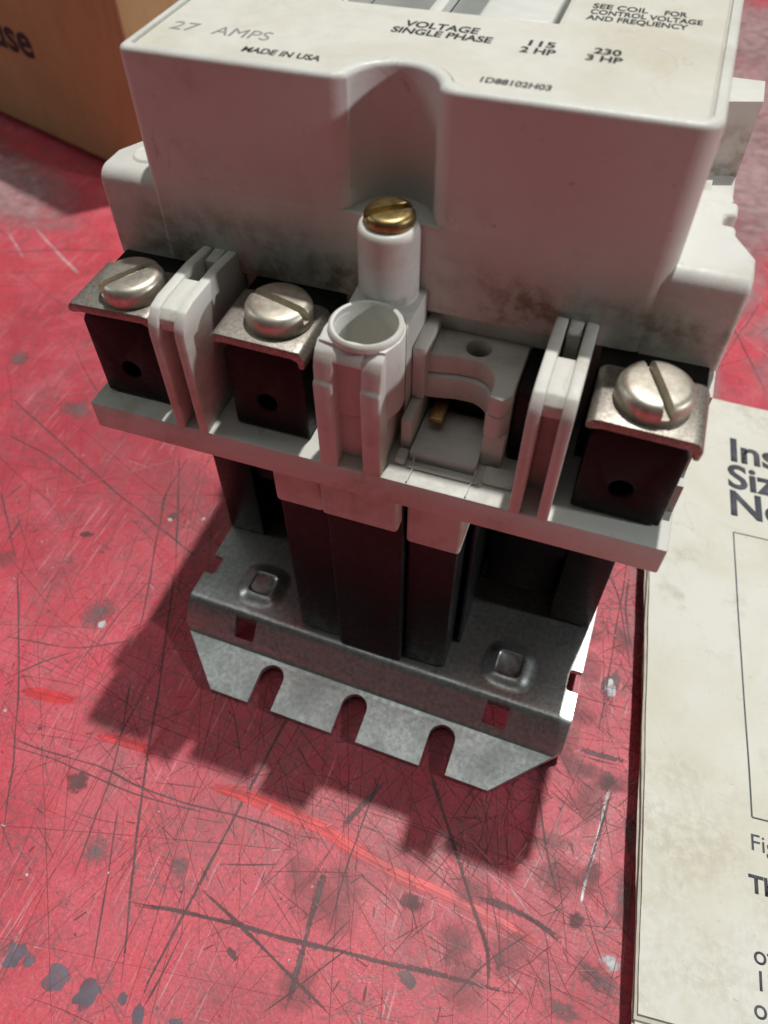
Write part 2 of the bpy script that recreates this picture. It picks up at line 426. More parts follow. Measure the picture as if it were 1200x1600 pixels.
# ------------------------------------------------------------------ the bench
bm = bmesh.new()
box(bm, -900, 900, -700, 1100, -30, 0)
bench = tag(obj('bench_top', bm, M['bench'], smooth=0), 'scratched red painted bench top', 'bench', kind='structure')
SCRATCHES = [
    ('d', 0.41, [(-93.7, 2.7), (-72.8, -25.5), (-63.2, -41.1), (-54.8, -56.7)]),
    ('d', 0.67, [(-57.2, 19.4), (-54.4, 12.2), (-43.7, -13.8), (-36.9, -31.9), (-30.4, -47.4), (-24.4, -60.4), (-19.2, -72.4)]),
    ('d', 0.75, [(-12.7, -6.2), (-13.4, -13.5), (-14.4, -27.5), (-15.6, -41.0), (-16.2, -53.0), (-17.2, -64.2), (-16.8, -71.5)]),
    ('g', 1.66, [(11.6, -16.6), (7.7, -25.1), (5.0, -31.5)]),
    ('g', 1.40, [(5.6, -34.7), (5.7, -40.7), (6.3, -48.4), (7.0, -54.5), (7.8, -62.8)]),
    ('d', 1.04, [(-31.4, -56.1), (-18.6, -53.5), (-6.3, -51.7), (3.5, -50.7), (12.4, -49.5), (22.3, -48.2), (33.2, -46.6), (38.9, -46.0), (47.8, -44.4)]),
    ('d', 0.80, [(-16.8, -48.0), (-4.9, -51.8), (5.6, -55.6), (16.2, -59.3)]),
    ('d', 0.44, [(-85.2, -15.7), (-65.9, -13.1), (-54.5, -6.5)]),
    ('d', 0.44, [(-77.8, -25.6), (-72.4, -18.8), (-65.7, -13.3)]),
    ('d', 0.39, [(-70.4, -35.6), (-58.2, -35.8), (-44.8, -34.7), (-34.9, -36.0), (-24.1, -35.6), (-14.9, -34.0), (-3.9, -33.7), (2.0, -34.8)]),
    ('d', 0.33, [(-69.1, -37.4), (-56.7, -36.7), (-34.8, -37.4), (-19.7, -35.7)]),
    ('r', 2.29, [(-72.8, -25.5), (-64.8, -24.8), (-57.9, -24.0)]),
    ('r', 1.91, [(-51.7, -28.6), (-43.2, -28.3), (-36.6, -27.8)]),
    ('r', 2.54, [(-23.5, -30.7), (-13.9, -30.0), (-3.0, -30.8), (5.1, -30.8), (16.6, -33.3)]),
    ('r', 2.68, [(1.6, -30.5), (5.9, -32.1), (16.8, -33.9), (32.6, -34.7), (47.5, -36.7)]),
    ('p', 0.23, [(18.1, -35.7), (29.5, -36.3), (47.7, -38.0)]),
    ('d', 0.40, [(-50.2, -15.2), (-46.8, -23.6), (-42.8, -35.4), (-40.9, -46.7), (-38.9, -56.5)]),
    ('d', 0.35, [(-38.6, -39.4), (-32.3, -54.7), (-28.8, -63.6), (-27.2, -68.2)]),
    ('d', 0.61, [(-137.6, 55.1), (-112.0, 44.0), (-86.4, 32.6), (-66.3, 24.6), (-45.6, 16.8)]),
    ('d', 0.68, [(-73.6, 50.1), (-63.2, 30.3), (-54.5, 13.1)]),
    ('d', 0.48, [(-69.8, 51.4), (-69.7, 35.2), (-60.3, 11.2), (-53.8, -6.3)]),
    ('d', 0.49, [(-112.9, 21.7), (-93.8, 2.7)]),
    ('d', 0.71, [(-110.1, 18.0), (-107.4, 26.7)]),
    ('d', 0.45, [(-124.3, 39.8), (-107.6, 36.3), (-90.2, 30.4)]),
    ('p', 2.10, [(-181.2, 134.1), (-159.9, 120.5), (-145.9, 112.1)]),
    ('p', 1.39, [(-190.9, 130.0), (-170.2, 113.9)]),
    ('r', 8.99, [(-172.5, 124.9), (-145.7, 109.1), (-120.1, 88.5)]),
    ('d', 0.71, [(-182.3, 115.3), (-163.3, 123.6), (-140.6, 130.1)]),
    ('d', 1.05, [(18.2, -11.5), (21.7, -17.1), (28.7, -26.9), (34.8, -36.5), (38.9, -40.1), (39.5, -48.3)]),
    ('d', 1.51, [(32.1, -32.9), (40.3, -32.0), (47.6, -33.5), (52.3, -35.8)]),
    ('l', 0.96, [(54.1, -2.7), (53.3, -16.1), (52.4, -24.1), (52.4, -30.3)]),
    ('d', 0.85, [(54.9, -3.2), (53.1, -17.4), (51.9, -26.1)]),
    ('d', 0.38, [(41.3, -7.8), (52.2, -13.0)]),
    ('d', 0.48, [(40.3, -8.7), (45.6, -23.3), (48.9, -28.5)]),
    ('p', 0.56, [(39.9, -41.6), (43.9, -44.0), (48.3, -45.0)]),
    ('p', 0.48, [(36.6, -25.6), (40.7, -30.1), (46.3, -33.7)]),
    ('p', 0.37, [(46.8, -8.1), (44.1, -20.5), (40.6, -32.4)]),
    ('g', 1.45, [(44.7, 1.7), (51.6, 1.6), (59.3, 2.5)]),
    ('d', 0.66, [(45.8, 0.6), (51.1, 0.3), (57.5, 1.2)]),
    ('d', 0.37, [(9.8, -15.5), (9.2, -29.1), (9.4, -40.0), (10.2, -48.6)]),
    ('d', 0.34, [(15.7, -46.7), (9.2, -55.3), (3.1, -63.5)]),
    ('d', 0.35, [(13.7, -43.0), (10.9, -47.3), (9.9, -50.9)]),
    ('d', 0.36, [(10.3, -35.5), (16.2, -37.6), (21.1, -39.2)]),
    ('d', 0.56, [(19.1, -51.3), (19.7, -53.6), (20.1, -56.9)]),
    ('d', 0.48, [(11.6, -35.6), (13.7, -37.0)]),
    ('d', 0.37, [(-15.5, -44.0), (-9.5, -42.2), (-1.5, -39.1)]),
    ('d', 0.34, [(-14.8, -53.1), (-15.3, -63.0), (-16.2, -70.4)]),
    ('p', 0.34, [(-13.2, -53.6), (-13.8, -63.5), (-14.2, -70.6)]),
    ('d', 0.35, [(20.1, -30.2), (22.8, -38.7), (26.9, -43.8)]),
    ('d', 0.34, [(33.6, -50.6), (38.2, -41.9), (45.7, -33.9)]),
    ('d', 0.34, [(37.8, -2.9), (39.0, 11.0), (40.8, 16.4)]),
    ('d', 0.37, [(49.4, 92.4), (50.0, 29.7), (50.3, 1.5)]),
    ('d', 0.50, [(80.2, 124.1), (69.8, 151.3), (54.1, 174.3)]),
    ('d', 0.49, [(76.7, 170.7), (66.8, 137.5)]),
    ('d', 0.38, [(43.9, 49.9), (48.7, 43.8), (54.6, 22.8)]),
    ('d', 0.75, [(50.8, 50.3), (51.1, 37.2), (54.8, 26.2)]),
    ('d', 0.38, [(-59.2, 10.6), (-61.7, -1.8), (-62.1, -10.9)]),
    ('d', 0.28, [(-41.8, -2.1), (-27.1, -12.0), (-17.7, -25.2)]),
    ('d', 0.26, [(-10.0, -9.2), (-11.4, -23.0), (-13.8, -33.3)]),
    ('d', 0.69, [(-100.2, 4.6), (-101.5, 17.2)]),
    ('d', 0.57, [(-58.0, -17.9), (-54.7, -19.2)]),
    ('d', 0.84, [(-97.1, 11.0), (-93.5, 14.4)]),
    ('d', 0.98, [(-77.3, 14.6), (-71.0, 13.6)]),
    ('d', 0.82, [(-70.8, 11.6), (-69.8, 19.3)]),
]
PATCHES = [
    ('g', -66.2, -3.0, 5.2, 7.9, 1),
    ('s', -63.8, -5.4, 1.8, 1.8, 0),
    ('d', -48.6, -39.1, 5.3, 4.5, 1),
    ('b', -42.2, -69.6, 1.8, 2.3, 0),
    ('b', -32.8, -70.2, 2.2, 2.4, 0),
    ('b', -26.4, -70.5, 2.0, 2.9, 0),
    ('b', -16.2, -70.4, 1.1, 1.9, 0),
    ('b', -39.2, -69.4, 1.2, 1.2, 0),
    ('b', -9.6, -68.8, 1.3, 0.7, 0),
    ('b', -20.1, -68.8, 0.9, 1.0, 0),
    ('d', -5.1, -56.2, 2.3, 1.1, 0),
    ('g', 25.9, -49.4, 2.1, 1.5, 0),
    ('d', -63.8, 28.7, 1.8, 2.6, 0),
    ('s', -63.9, 27.4, 1.0, 0.9, 0),
    ('s', -55.7, 30.4, 0.9, 0.9, 0),
    ('d', -78.0, -6.5, 0.6, 0.8, 0),
    ('d', -62.8, -31.9, 0.7, 0.8, 0),
    ('g', 57.4, -38.2, 5.6, 2.5, 1),
    ('g', 52.5, -44.9, 3.9, 1.8, 1),
    ('l', 59.1, -35.0, 3.0, 1.6, 1),
    ('g', 51.0, 18.6, 1.8, 3.4, 0),
    ('l', 51.1, 17.6, 1.1, 2.1, 0),
    ('g', 59.7, -23.3, 2.3, 5.6, 1),
    ('d', 52.1, -30.5, 3.0, 3.1, 1),
    ('g', 53.6, -3.0, 1.8, 2.6, 1),
    ('g', -21.0, -46.6, 3.7, 3.0, 1),
    ('d', 22.5, -37.6, 4.8, 2.8, 1),
    ('g', -37.8, -49.4, 3.8, 4.8, 1),
    ('d', -82.1, 16.1, 3.6, 2.1, 1),
    ('g', -140.4, 68.6, 4.9, 5.7, 1),
    ('g', -110.2, 54.7, 7.6, 6.1, 1),
    ('s', -72.5, -31.0, 0.7, 0.6, 0),
    ('s', -48.0, -57.5, 0.6, 0.5, 0),
    ('s', 4.4, -41.2, 0.5, 0.4, 0),
    ('g', 40.3, -41.1, 1.6, 2.4, 1),
    ('g', 59.2, -11.5, 1.5, 4.8, 1),
    ('g', 56.6, 386.9, 21.9, 24.3, 1),
    ('g', 70.3, 275.9, 7.7, 11.1, 1),
    ('d', 60.2, 4.9, 2.6, 4.1, 1),
]

def wear():
    bm = bmesh.new()
    fade = bm.verts.layers.float.new('fade')
    order = list(MARK)
    zc = [0.012]
    def nz():
        zc[0] += .00006
        return zc[0]
    def strip(kind, w, pts, jit=.25, taper=True):
        # resample
        out = []
        for (a, b), (c, d) in zip(pts, pts[1:]):
            n = max(2, int(math.hypot(c - a, d - b) / 2.2))
            for i in range(n): out.append((a + (c - a) * i / n, b + (d - b) * i / n))
        out.append(pts[-1])
        # soften the corners
        for _ in range(3):
            out = [out[0]] + [tuple((out[i - 1][k] + 2 * out[i][k] + out[i + 1][k]) / 4 for k in (0, 1)) for i in range(1, len(out) - 1)] + [out[-1]]
        z = nz(); rows = []; n = len(out); ph = R.uniform(0, 100)
        for i, (x, y) in enumerate(out):
            a, b = out[max(i - 1, 0)], out[min(i + 1, n - 1)]
            dx, dy = b[0] - a[0], b[1] - a[1]; l = math.hypot(dx, dy) or 1
            px, py = -dy / l, dx / l
            ww = w * (.75 + .5 * noise.noise((i * .3, ph, 0)))
            f = 1.0
            if taper: f = min(1, (min(i, n - 1 - i) + .3) / max(2.0, n * .12))
            ox = jit * noise.noise((i * .25, ph, 7)) * min(w * 2, .5)
            row = []
            for s, fv in ((-1, 0), (-.35, 1), (.35, 1), (1, 0)):
                v = bm.verts.new((x + px * (s * ww + ox), y + py * (s * ww + ox), z)); v[fade] = fv * f
                row.append(v)
            rows.append(row)
        for r0, r1 in zip(rows, rows[1:]):
            for k in range(3):
                fc = bm.faces.new((r0[k], r0[k + 1], r1[k + 1], r1[k])); fc.material_index = order.index(kind)
    def patch(kind, x, y, a, b, soft):
        z = nz(); n = 22; ph = R.uniform(0, 100); rot = R.uniform(-.5, .5)
        c = bm.verts.new((x, y, z)); c[fade] = 1
        rings = []
        for rr, fv in ((.55, 1.0 if not soft else .7), (.85, .9 if not soft else .42), (1.0, 0)):
            ring = []
            for k in range(n):
                t = 2 * math.pi * k / n
                q = rr * (1 + .45 * noise.noise((math.cos(t) * 1.3 + ph, math.sin(t) * 1.3, 0)) + .22 * noise.noise((math.cos(t) * 4 + ph, math.sin(t) * 4, 5)))
                if kind == 'b': q *= (abs(math.cos(t)) ** 5 + abs(math.sin(t)) ** 5) ** (-1 / 5) * .9
                u, v = a * q * math.cos(t), b * q * math.sin(t)
                p = bm.verts.new((x + u * math.cos(rot) - v * math.sin(rot), y + u * math.sin(rot) + v * math.cos(rot), z)); p[fade] = fv
                ring.append(p)
            rings.append(ring)
        mi = order.index(kind)
        for k in range(n):
            bm.faces.new((c, rings[0][k], rings[0][(k + 1) % n])).material_index = mi
            for r0, r1 in zip(rings, rings[1:]):
                bm.faces.new((r0[k], r1[k], r1[(k + 1) % n], r0[(k + 1) % n])).material_index = mi
    for k, x, y, a, b, s in PATCHES:
        f = 1.1 if k == 'b' or (k in 'gl' and x > 45) else (.85 if k == 'g' else .6)
        patch(k, x, y, a * f, b * f, s)
    for k, w, p in SCRATCHES:
        if k == 'r':                                            # a scrape is a bundle of parallel streaks
            if w > 6: continue
            strip('R', w * .75, p, .3)
            for q in range(7):
                o = R.uniform(-.5, .5) * w
                t0, t1 = R.uniform(0, .25), R.uniform(.7, 1)
                dx, dy = p[-1][0] - p[0][0], p[-1][1] - p[0][1]; l = math.hypot(dx, dy)
                n = 6; pp = []
                for i in range(n + 1):
                    f = (t0 + (t1 - t0) * i / n) * (len(p) - 1); j = min(int(f), len(p) - 2); f -= j
                    pp.append((p[j][0] + (p[j + 1][0] - p[j][0]) * f - dy / l * o, p[j][1] + (p[j + 1][1] - p[j][1]) * f + dx / l * o))
                strip('r', w * R.uniform(.08, .26), pp, .2)
        elif k in 'dg' and w > .55: strip('D', w * .95, p, .6); strip(k, w * .22, p, .6)
        else: strip(k, min(w * .85, .25 + w * .5), p, .5)
    # countless hairlines
    def hair(cx, cy, sx, sy, n, kinds, lmin, lmax, wmin, wmax):
        for _ in range(n):
            x, y = cx + R.gauss(0, sx), cy + R.gauss(0, sy)
            a = R.choice((R.gauss(1.15, .35), R.gauss(2.2, .5), R.uniform(0, 3.14), R.gauss(-.35, .3)))
            l = R.uniform(lmin, lmax) * R.uniform(.4, 1); bend = R.gauss(0, .12)
            p = [(x + math.cos(a + bend * t) * l * t, y + math.sin(a + bend * t) * l * t) for t in (-.5, -.2, .1, .5)]
            strip(R.choice(kinds), R.uniform(wmin, wmax), p, .4)
    for x, y, a, b in ((75, 330, 60, 70), (95, 230, 50, 50), (60, 180, 20, 30), (110, 150, 40, 40), (-230, 160, 60, 30), (60, 60, 12, 40), (70, 250, 45, 60), (55, 130, 14, 30), (80, 400, 70, 60)): patch('f', x, y, a, b, 1)
    dirs = [math.atan2(p[-1][1] - p[0][1], p[-1][0] - p[0][0]) for k, w, p in SCRATCHES if k == 'd' and math.hypot(p[-1][0] - p[0][0], p[-1][1] - p[0][1]) > 12]
    for _ in range(260):                                        # long fine straight scratches
        x, y = R.gauss(-15, 55), R.gauss(5, 45); a = R.choice(dirs) + R.gauss(0, .16); l = R.uniform(25, 130); bd = R.gauss(0, .03)
        strip(R.choice('hhhhd'), R.uniform(.07, .15), [(x + math.cos(a + bd * t) * l * t, y + math.sin(a + bd * t) * l * t) for t in (-.5, -.25, 0, .25, .5)], .3)
    hair(-40, 10, 60, 60, 200, 'hhhhhhp', 6, 30, .08, .18)
    hair(40, -25, 16, 16, 260, 'hhhhhhdgp', 3, 20, .08, .22)
    hair(0, -35, 35, 12, 150, 'hhhhhhh', 4, 24, .08, .16)
    hair(-120, 100, 60, 60, 60, 'hhhhp', 10, 60, .12, .25)
    hair(60, 120, 30, 60, 160, 'hhhhgp', 6, 40, .12, .3)
    hair(52, 20, 7, 25, 140, 'hhhhdgp', 3, 16, .08, .22)
    # short nicks, crumbs and chips
    for _ in range(420):
        x, y = R.gauss(-15, 55), R.gauss(0, 50); a = R.uniform(0, 3.14); l = R.uniform(.6, 2.4)
        strip(R.choice('hhhdgp'), R.uniform(.12, .32), [(x, y), (x + l * math.cos(a), y + l * math.sin(a))], .3, False)
    for _ in range(140): patch(R.choice('hhddss'), R.gauss(-10, 55), R.gauss(-5, 40), R.uniform(.12, .32), R.uniform(.12, .3), 0)
    for _ in range(16): patch('w', R.gauss(0, 60), R.gauss(10, 60), R.uniform(3, 9), R.uniform(2, 7), 1)
    for _ in range(26): patch('w', R.gauss(50, 10), R.gauss(-10, 30), R.uniform(2, 6), R.uniform(2, 5), 1)
    return tag(obj('scratch_marks', bm, [MARK[k] for k in order], bench, smooth=0), kind='stuff')
wear()

# small curls and crumbs of swarf left on the paint
def crumb(x, y, r, mat, label):
    bm = bmesh.new()
    bmesh.ops.create_icosphere(bm, subdivisions=1, radius=r)
    for v in bm.verts:
        v.co *= 1 + .5 * noise.noise(v.co * 2 + Vector((x, y, 0)))
        v.co.z = v.co.z * .45 + r * .35
    zmin = min(v.co.z for v in bm.verts)
    for v in bm.verts: v.co += Vector((0, 0, -zmin + .02))
    o = obj('metal_crumb', bm, mat, None, 0)
    o.location = (x * K, y * K, 0)
    return tag(o, label, 'crumb', 'crumbs of swarf on the bench')


# ------------------------------------------------------------------ the contactor
con = tag(empty('contactor'), 'grey white electrical contactor with screw terminals on a zinc mounting plate', 'contactor')

# --- mounting plate: bent zinc sheet
def plate():
    T = 1.4
    # front bend, smooth S from the raised bed down to the foot flange
    S = [(4.1, 9.9), (3.5, 9.84), (2.95, 9.62), (2.45, 9.28), (2.05, 8.85), (.2, 6.4), (-1.75, 3.85), (-2.05, 3.55), (-2.4, 3.3), (-2.9, 3.15)]
    up = [(105, 1.6), (94.4, 1.6), (93.0, 2.2), (91.6, 4.4), (89.8, 7.6), (88.4, 9.4), (87.2, 9.9)] + [(60, 9.9), (30, 9.9)] + S + [(-12.8, 1.45)]
    lowr = []
    for i in range(len(up)):
        a, b = Vector(up[max(i - 1, 0)]), Vector(up[min(i + 1, len(up) - 1)])
        d = (b - a).normalized(); nrm = Vector((d.y, -d.x))
        if nrm.y > 0: nrm = -nrm
        q = Vector(up[i]) + nrm * T
        q = (up[i][0] if i in (0, len(up) - 1) else q.x, max(q.y, .05))
        if not lowr or q[0] < lowr[-1][0] - .15: lowr.append(q)
    bm = bmesh.new()
    prism(bm, up + lowr[::-1], 'x', -43.3, 43.3)
    cs = []
    def cutter(poly):
        c = bmesh.new(); prism(c, poly, 'z', -6, 20); cs.append(c)
    for x in (-19.6, 0, 19.6):
        cutter([(x + 2.8, -20)] + arc(x, -6.2, 2.8, 0, 180, 14) + [(x - 2.8, -20)])
    for s in (-1, 1):
        cutter([(s * 43.3 + s * 6, 5.0), (s * 31.3 - s * 3, -15.8), (s * 31.3, -25), (s * 60, -25), (s * 60, 5)])
        cutter(rrect(s * 28.8 - 2.5, s * 28.8 + 2.5, -.9, 2.5, .5, 3))
        cutter(rrect(min(s * 40.8, s * 50), max(s * 40.8, s * 50), 9.6, 14.6, .7, 3))
        cutter(rrect(min(s * 40.8, s * 50), max(s * 40.8, s * 50), 77.5, 82.5, .7, 3))
    bm = cut(bm, *cs)
    bevel(bm, .22, 2, 50)
    bmesh.ops.rotate(bm, verts=bm.verts, cent=(0, 0, 0), matrix=Matrix.Rotation(-.022, 3, 'Z'))
    pl = obj('mounting_plate', bm, M['zinc'], con, 18)
    # pressed square bosses
    for sx in (-28.6, 28.6):
        for cy in (10.8, 81.2):
            rings = []; bm = bmesh.new()
            for r, z, e in ((6.0, 11.19, 2.8), (5.4, 11.24, 3.0), (4.8, 11.42, 3.3), (4.2, 11.74, 3.7), (3.6, 12.06, 4.2), (3.1, 12.26, 4.8), (2.75, 12.30, 5.4), (2.55, 12.2, 6), (2.42, 12.05, 6)):
                ring = []
                for k in range(40):
                    t = 2 * math.pi * k / 40 + .05
                    c, s_ = math.cos(t), math.sin(t)
                    q = (abs(c) ** e + abs(s_) ** e) ** (-1 / e)
                    ring.append(bm.verts.new((sx + r * q * c, cy + r * q * s_, z)))
                rings.append(ring)
            for a, b in zip(rings, rings[1:]):
                for k in range(40): bm.faces.new((a[k], a[(k + 1) % 40], b[(k + 1) % 40], b[k]))
            bm.faces.new(rings[-1])
            bmesh.ops.translate(bm, verts=bm.verts, vec=(0, 0, -1.3))
            bmesh.ops.rotate(bm, verts=bm.verts, cent=(0, 0, 0), matrix=Matrix.Rotation(-.022, 3, 'Z'))
            obj('pressed_boss', bm, M['zinc'], pl, 45)
plate()

# --- black coil tower and magnet blocks between plate and terminal block
bx('coil_side', M['coil'], con, -16.2, -7.0, 5.0, 40, 9.96, 66, bev=.5)
bx('coil_side', M['coil'], con, 7.2, 16.0, 5.0, 40, 9.96, 66, bev=.5)
bx('coil_front', M['coil'], con, -6.8, 7.0, 3.4, 40, 9.96, 66, bev=.8, seg=3)
bm = bmesh.new(); box(bm, 16.9, 17.7, 12, 44, 9.96, 66); bevel(bm, .2)
obj('coil_rib', bm, M['coil'], con)
bm = bmesh.new(); box(bm, -17.9, -17.1, 12, 44, 9.96, 66); bevel(bm, .2)
obj('coil_rib', bm, M['coil'], con)
for s in (-1, 1):
    bm = bmesh.new()
    x0, x1 = sorted((s * 34, s * 43.1))
    box(bm, x0, x1, 24.4, 70, 9.96, 66); bevel(bm, .6)
    obj('magnet_block', bm, M['coil'], con)
    x0, x1 = sorted((s * 18.4, s * 33.6))
    bm = bmesh.new(); box(bm, x0, x1, 29.5, 66, 9.96, 66); bevel(bm, .5)
    x2, x3 = sorted((s * 26, s * 33.8)); box(bm, x2, x3, 26.2, 60, 30, 66)
    obj('magnet_core', bm, M['coil'], con)
bx('coil_rear', M['coil'], con, -16, 16, 44.5, 86, 9.96, 66, bev=.5)

# --- moulded terminal block: shelf, walls and skirts
def block():
    bm = bmesh.new()
    box(bm, -45, 45, 0, 19.4, 67.6, 73.0)                       # shelf
    bevel(bm, .35)
    b2 = bmesh.new()
    box(b2, -44, 44, 19.2, 73, 66.5, 91.0)                      # core behind the terminals
    box(b2, -15.8, -7.2, 3.2, 18, 56.0, 68.4)                   # skirts hanging over the coil
    box(b2, 7.4, 16.6, 3.3, 18, 54.0, 68.4)
    box(b2, -6.4, 6.6, 1.1, 18, 58.6, 68.4)
    bevel(b2, .7, 3)
    for s in (-1, 1):                                           # stepped end walls
        for y0, z1 in ((7, 78.5), (10, 83), (14, 88.5)):
            x0, x1 = sorted((s * 43.9, s * 44.8)); box(b2, x0, x1, y0, 19.3, 72.9, z1)
    box(b2, -45, 45, 73.1, 92, 67.6, 73.0)                      # rear shelf
    me = bpy.data.meshes.new('x'); b2.to_mesh(me); b2.free(); bm.from_mesh(me); bpy.data.meshes.remove(me)
    return obj('terminal_block', bm, M['mould'], con)
block()

def divider(cx):
    """twin-ribbed barrier with an open groove in front and a bridge on top"""
    for s in (-1, 1):
        bm = bmesh.new()
        a, b = sorted((cx + s * 2.8, cx + s * 1.2))
        prism(bm, [(0, 72.6), (.05, 90.8), (.5, 92.6), (1.9, 94.1), (4, 94.5), (12, 94.4), (18.6, 93.6), (18.6, 72.6)], 'x', a, b)
        bevel(bm, .28, 2, 30)
        obj('divider_rib', bm, M['mould'], con)
    bm = bmesh.new()
    prism(bm, [(5.2, 72.8), (5.2, 90.0), (.9, 91.2), (1.1, 92.9), (2.2, 94.0), (8.8, 94.25), (9.2, 93.6), (9.2, 72.8)], 'x', cx - 1.21, cx + 1.21)
    bevel(bm, .2, 2, 30)
    obj('divider_bridge', bm, M['mould'], con)
    bm = bmesh.new(); box(bm, cx - .9, cx + .9, 14.2, 18, 88, 93.7); bevel(bm, .2)
    obj('divider_tongue', bm, M['white'], con)
divider(-26.5); divider(26.0)

# --- centre barrier with the screw barrel
def centre():
    for x0, x1 in ((-5.2, -2.4), (1.5, 4.3)):
        bm = bmesh.new()
        prism(bm, [(.02, 71.9), (.02, 88.6), (.55, 89.0), (.65, 90.8), (.95, 92.0), (1.6, 93.2), (2.8, 94.0), (3.4, 94.1), (3.4, 71.9)], 'x', x0, x1)
        bevel(bm, .3, 2, 25)
        obj('divider_rib', bm, M['mould'], con)
    bm = bmesh.new()
    prism(bm, [(-5.0, 2.55), (4.15, 2.55), (4.15, 11), (-5.0, 11)], 'z', 71.9, 82.6)
    bevel(bm, .3)
    obj('divider_web', bm, M['mould'], con)
    bm = bmesh.new()
    prism(bm, [(-2.5, 2.3), (1.6, 2.3), (4.2, 2.6), (5.35, 5.2)] + arc(.25, 6.6, 5.2, 0, 180, 24) + [(-5.1, 5.2), (-4.9, 2.6)], 'z', 81.9, 94.2)
    c = bmesh.new(); lathe(c, .25, 6.6, [(0, 72), (4.15, 72), (4.15, 97), (0, 97)], 48)
    bm = cut(bm, c)
    bevel(bm, .3, 2, 60)
    obj('screw_barrel', bm, M['mould'], con, 40)
    bm = bmesh.new()
    prism(bm, [(1.0, 92.0), (1.65, 93.15), (2.85, 93.95), (3.6, 94.05), (3.6, 92.0)], 'x', -2.6, 1.7)
    bevel(bm, .15)
    obj('divider_bridge', bm, M['mould'], con)
    bm = bmesh.new()
    lathe(bm, .25, 6.6, [(4.2, 94.0), (5.05, 94.0), (5.0, 94.8), (4.65, 95.1), (4.3, 94.95), (4.2, 94.0)], 48)
    obj('barrel_lip', bm, M['mould'], con, 50)
    bm = bmesh.new()
    prism(bm, [(-4.0, 8.5), (-4.3, 17.5), (5.4, 17.5), (5.2, 8.5), (4.2, 10.6), (2.6, 11.6), (.2, 12.0), (-2.2, 11.5), (-3.6, 10.4)], 'z', 73, 93.8)
    bevel(bm, .3)
    obj('divider_web', bm, M['mould'], con)
    # post that carries the brass screw
    bm = bmesh.new()
    lathe(bm, .35, 15.5, [(0, 90), (4.15, 90), (4.1, 103.2), (3.9, 104.0), (3.5, 104.3), (0, 104.3)], 40)
    obj('screw_post', bm, M['white'], con, 45)
centre()

def slotted_screw(name, cx, cy, zb, r, h, ang, mat, tilt=(0, 0), dome=.5):
    bm = bmesh.new()
    lathe(bm, 0, 0, [(0, 0), (r * .96, 0), (r, .3), (r, h * .52), (r * .985, h * .70), (r * .93, h * .86), (r * .85, h * .96), (r * .74, h), (r * .4, h + dome * .12), (0, h + dome * .15)], 44)
    c = bmesh.new(); box(c, -r * 1.3, r * 1.3, -.62, .62, h * .45, h + 3)
    bm = cut(bm, c)
    bevel(bm, .12, 1, 60)
    bmesh.ops.transform(bm, verts=bm.verts, matrix=Matrix.Translation((cx, cy, zb)) @ Matrix.Rotation(tilt[0], 4, 'X') @ Matrix.Rotation(tilt[1], 4, 'Y') @ Matrix.Rotation(math.radians(ang), 4, 'Z'))
    return bm
obj('cover_screw', slotted_screw('s', .35, 15.7, 104.1, 3.35, 1.9, 35, 0), M['brass'], con, 40)

def terminal(cx, sx, sy, ang, tilt, roll):
    t = obj('terminal', *terminal_lug(cx), con)
    bm = bmesh.new()
    prism(bm, [(-7.0, -.8), (-7.0, .1), (-6.3, .9), (-5.2, 1.0), (5.4, 1.0), (6.4, .8), (7.1, -.4), (7.0, -2.0), (6.2, -2.0), (6.0, -.9), (5.2, -.5), (-5.0, -.5), (-6.2, -.8)], 'y', 0, 10.6)
    bevel(bm, .3, 2, 30)
    for v in bm.verts: v.co.z += .25 * noise.noise((v.co.x * .25 + cx, v.co.y * .3, 3))
    bmesh.ops.transform(bm, verts=bm.verts, matrix=Matrix.Translation((cx, 2.4, 90.2)) @ Matrix.Rotation(roll, 4, 'Y') @ Matrix.Rotation(tilt, 4, 'X'))
    obj('clamp_plate', bm, M['steel'], t, 40)
    obj('terminal_screw', slotted_screw('s', sx, sy, 91.0, 4.75, 3.2, ang, 0, (tilt, roll)), M['nickel'], t, 40)
def terminal_lug(cx):
    bm = bmesh.new()
    prism(bm, [(cx - 6.1, 73.2), (cx + 6.1, 73.2), (cx + 6.1, 87.2), (cx + 5.0, 89.2), (cx - 5.0, 89.2), (cx - 6.1, 87.2)], 'y', 3.5, 19)
    c = bmesh.new()
    cyl = [(cx - .3 + 1.55 * math.cos(2 * math.pi * k / 24), 78.9 + 1.55 * math.sin(2 * math.pi * k / 24)) for k in range(24)]
    prism(c, cyl, 'y', 0, 15)
    bm = cut(bm, c)
    bevel(bm, .4, 2, 50)
    return bm, M['black']
for cx in (-36.6, -14.3, 36.8): bx('cavity_shade_block', M['black'], con, cx - 6.9, cx + 6.9, 13.2, 19.1, 73.1, 90.1, bev=.1)  # solid black blocks stand in for the shade under the cover
terminal(-37.3, -35.7, 7.6, 56, 0.0, -.03)
terminal(-14.3, -13.2, 8.4, -14, 0.0, .03)
terminal(37.2, 37.2, 8.0, -67, 0.0, .02)

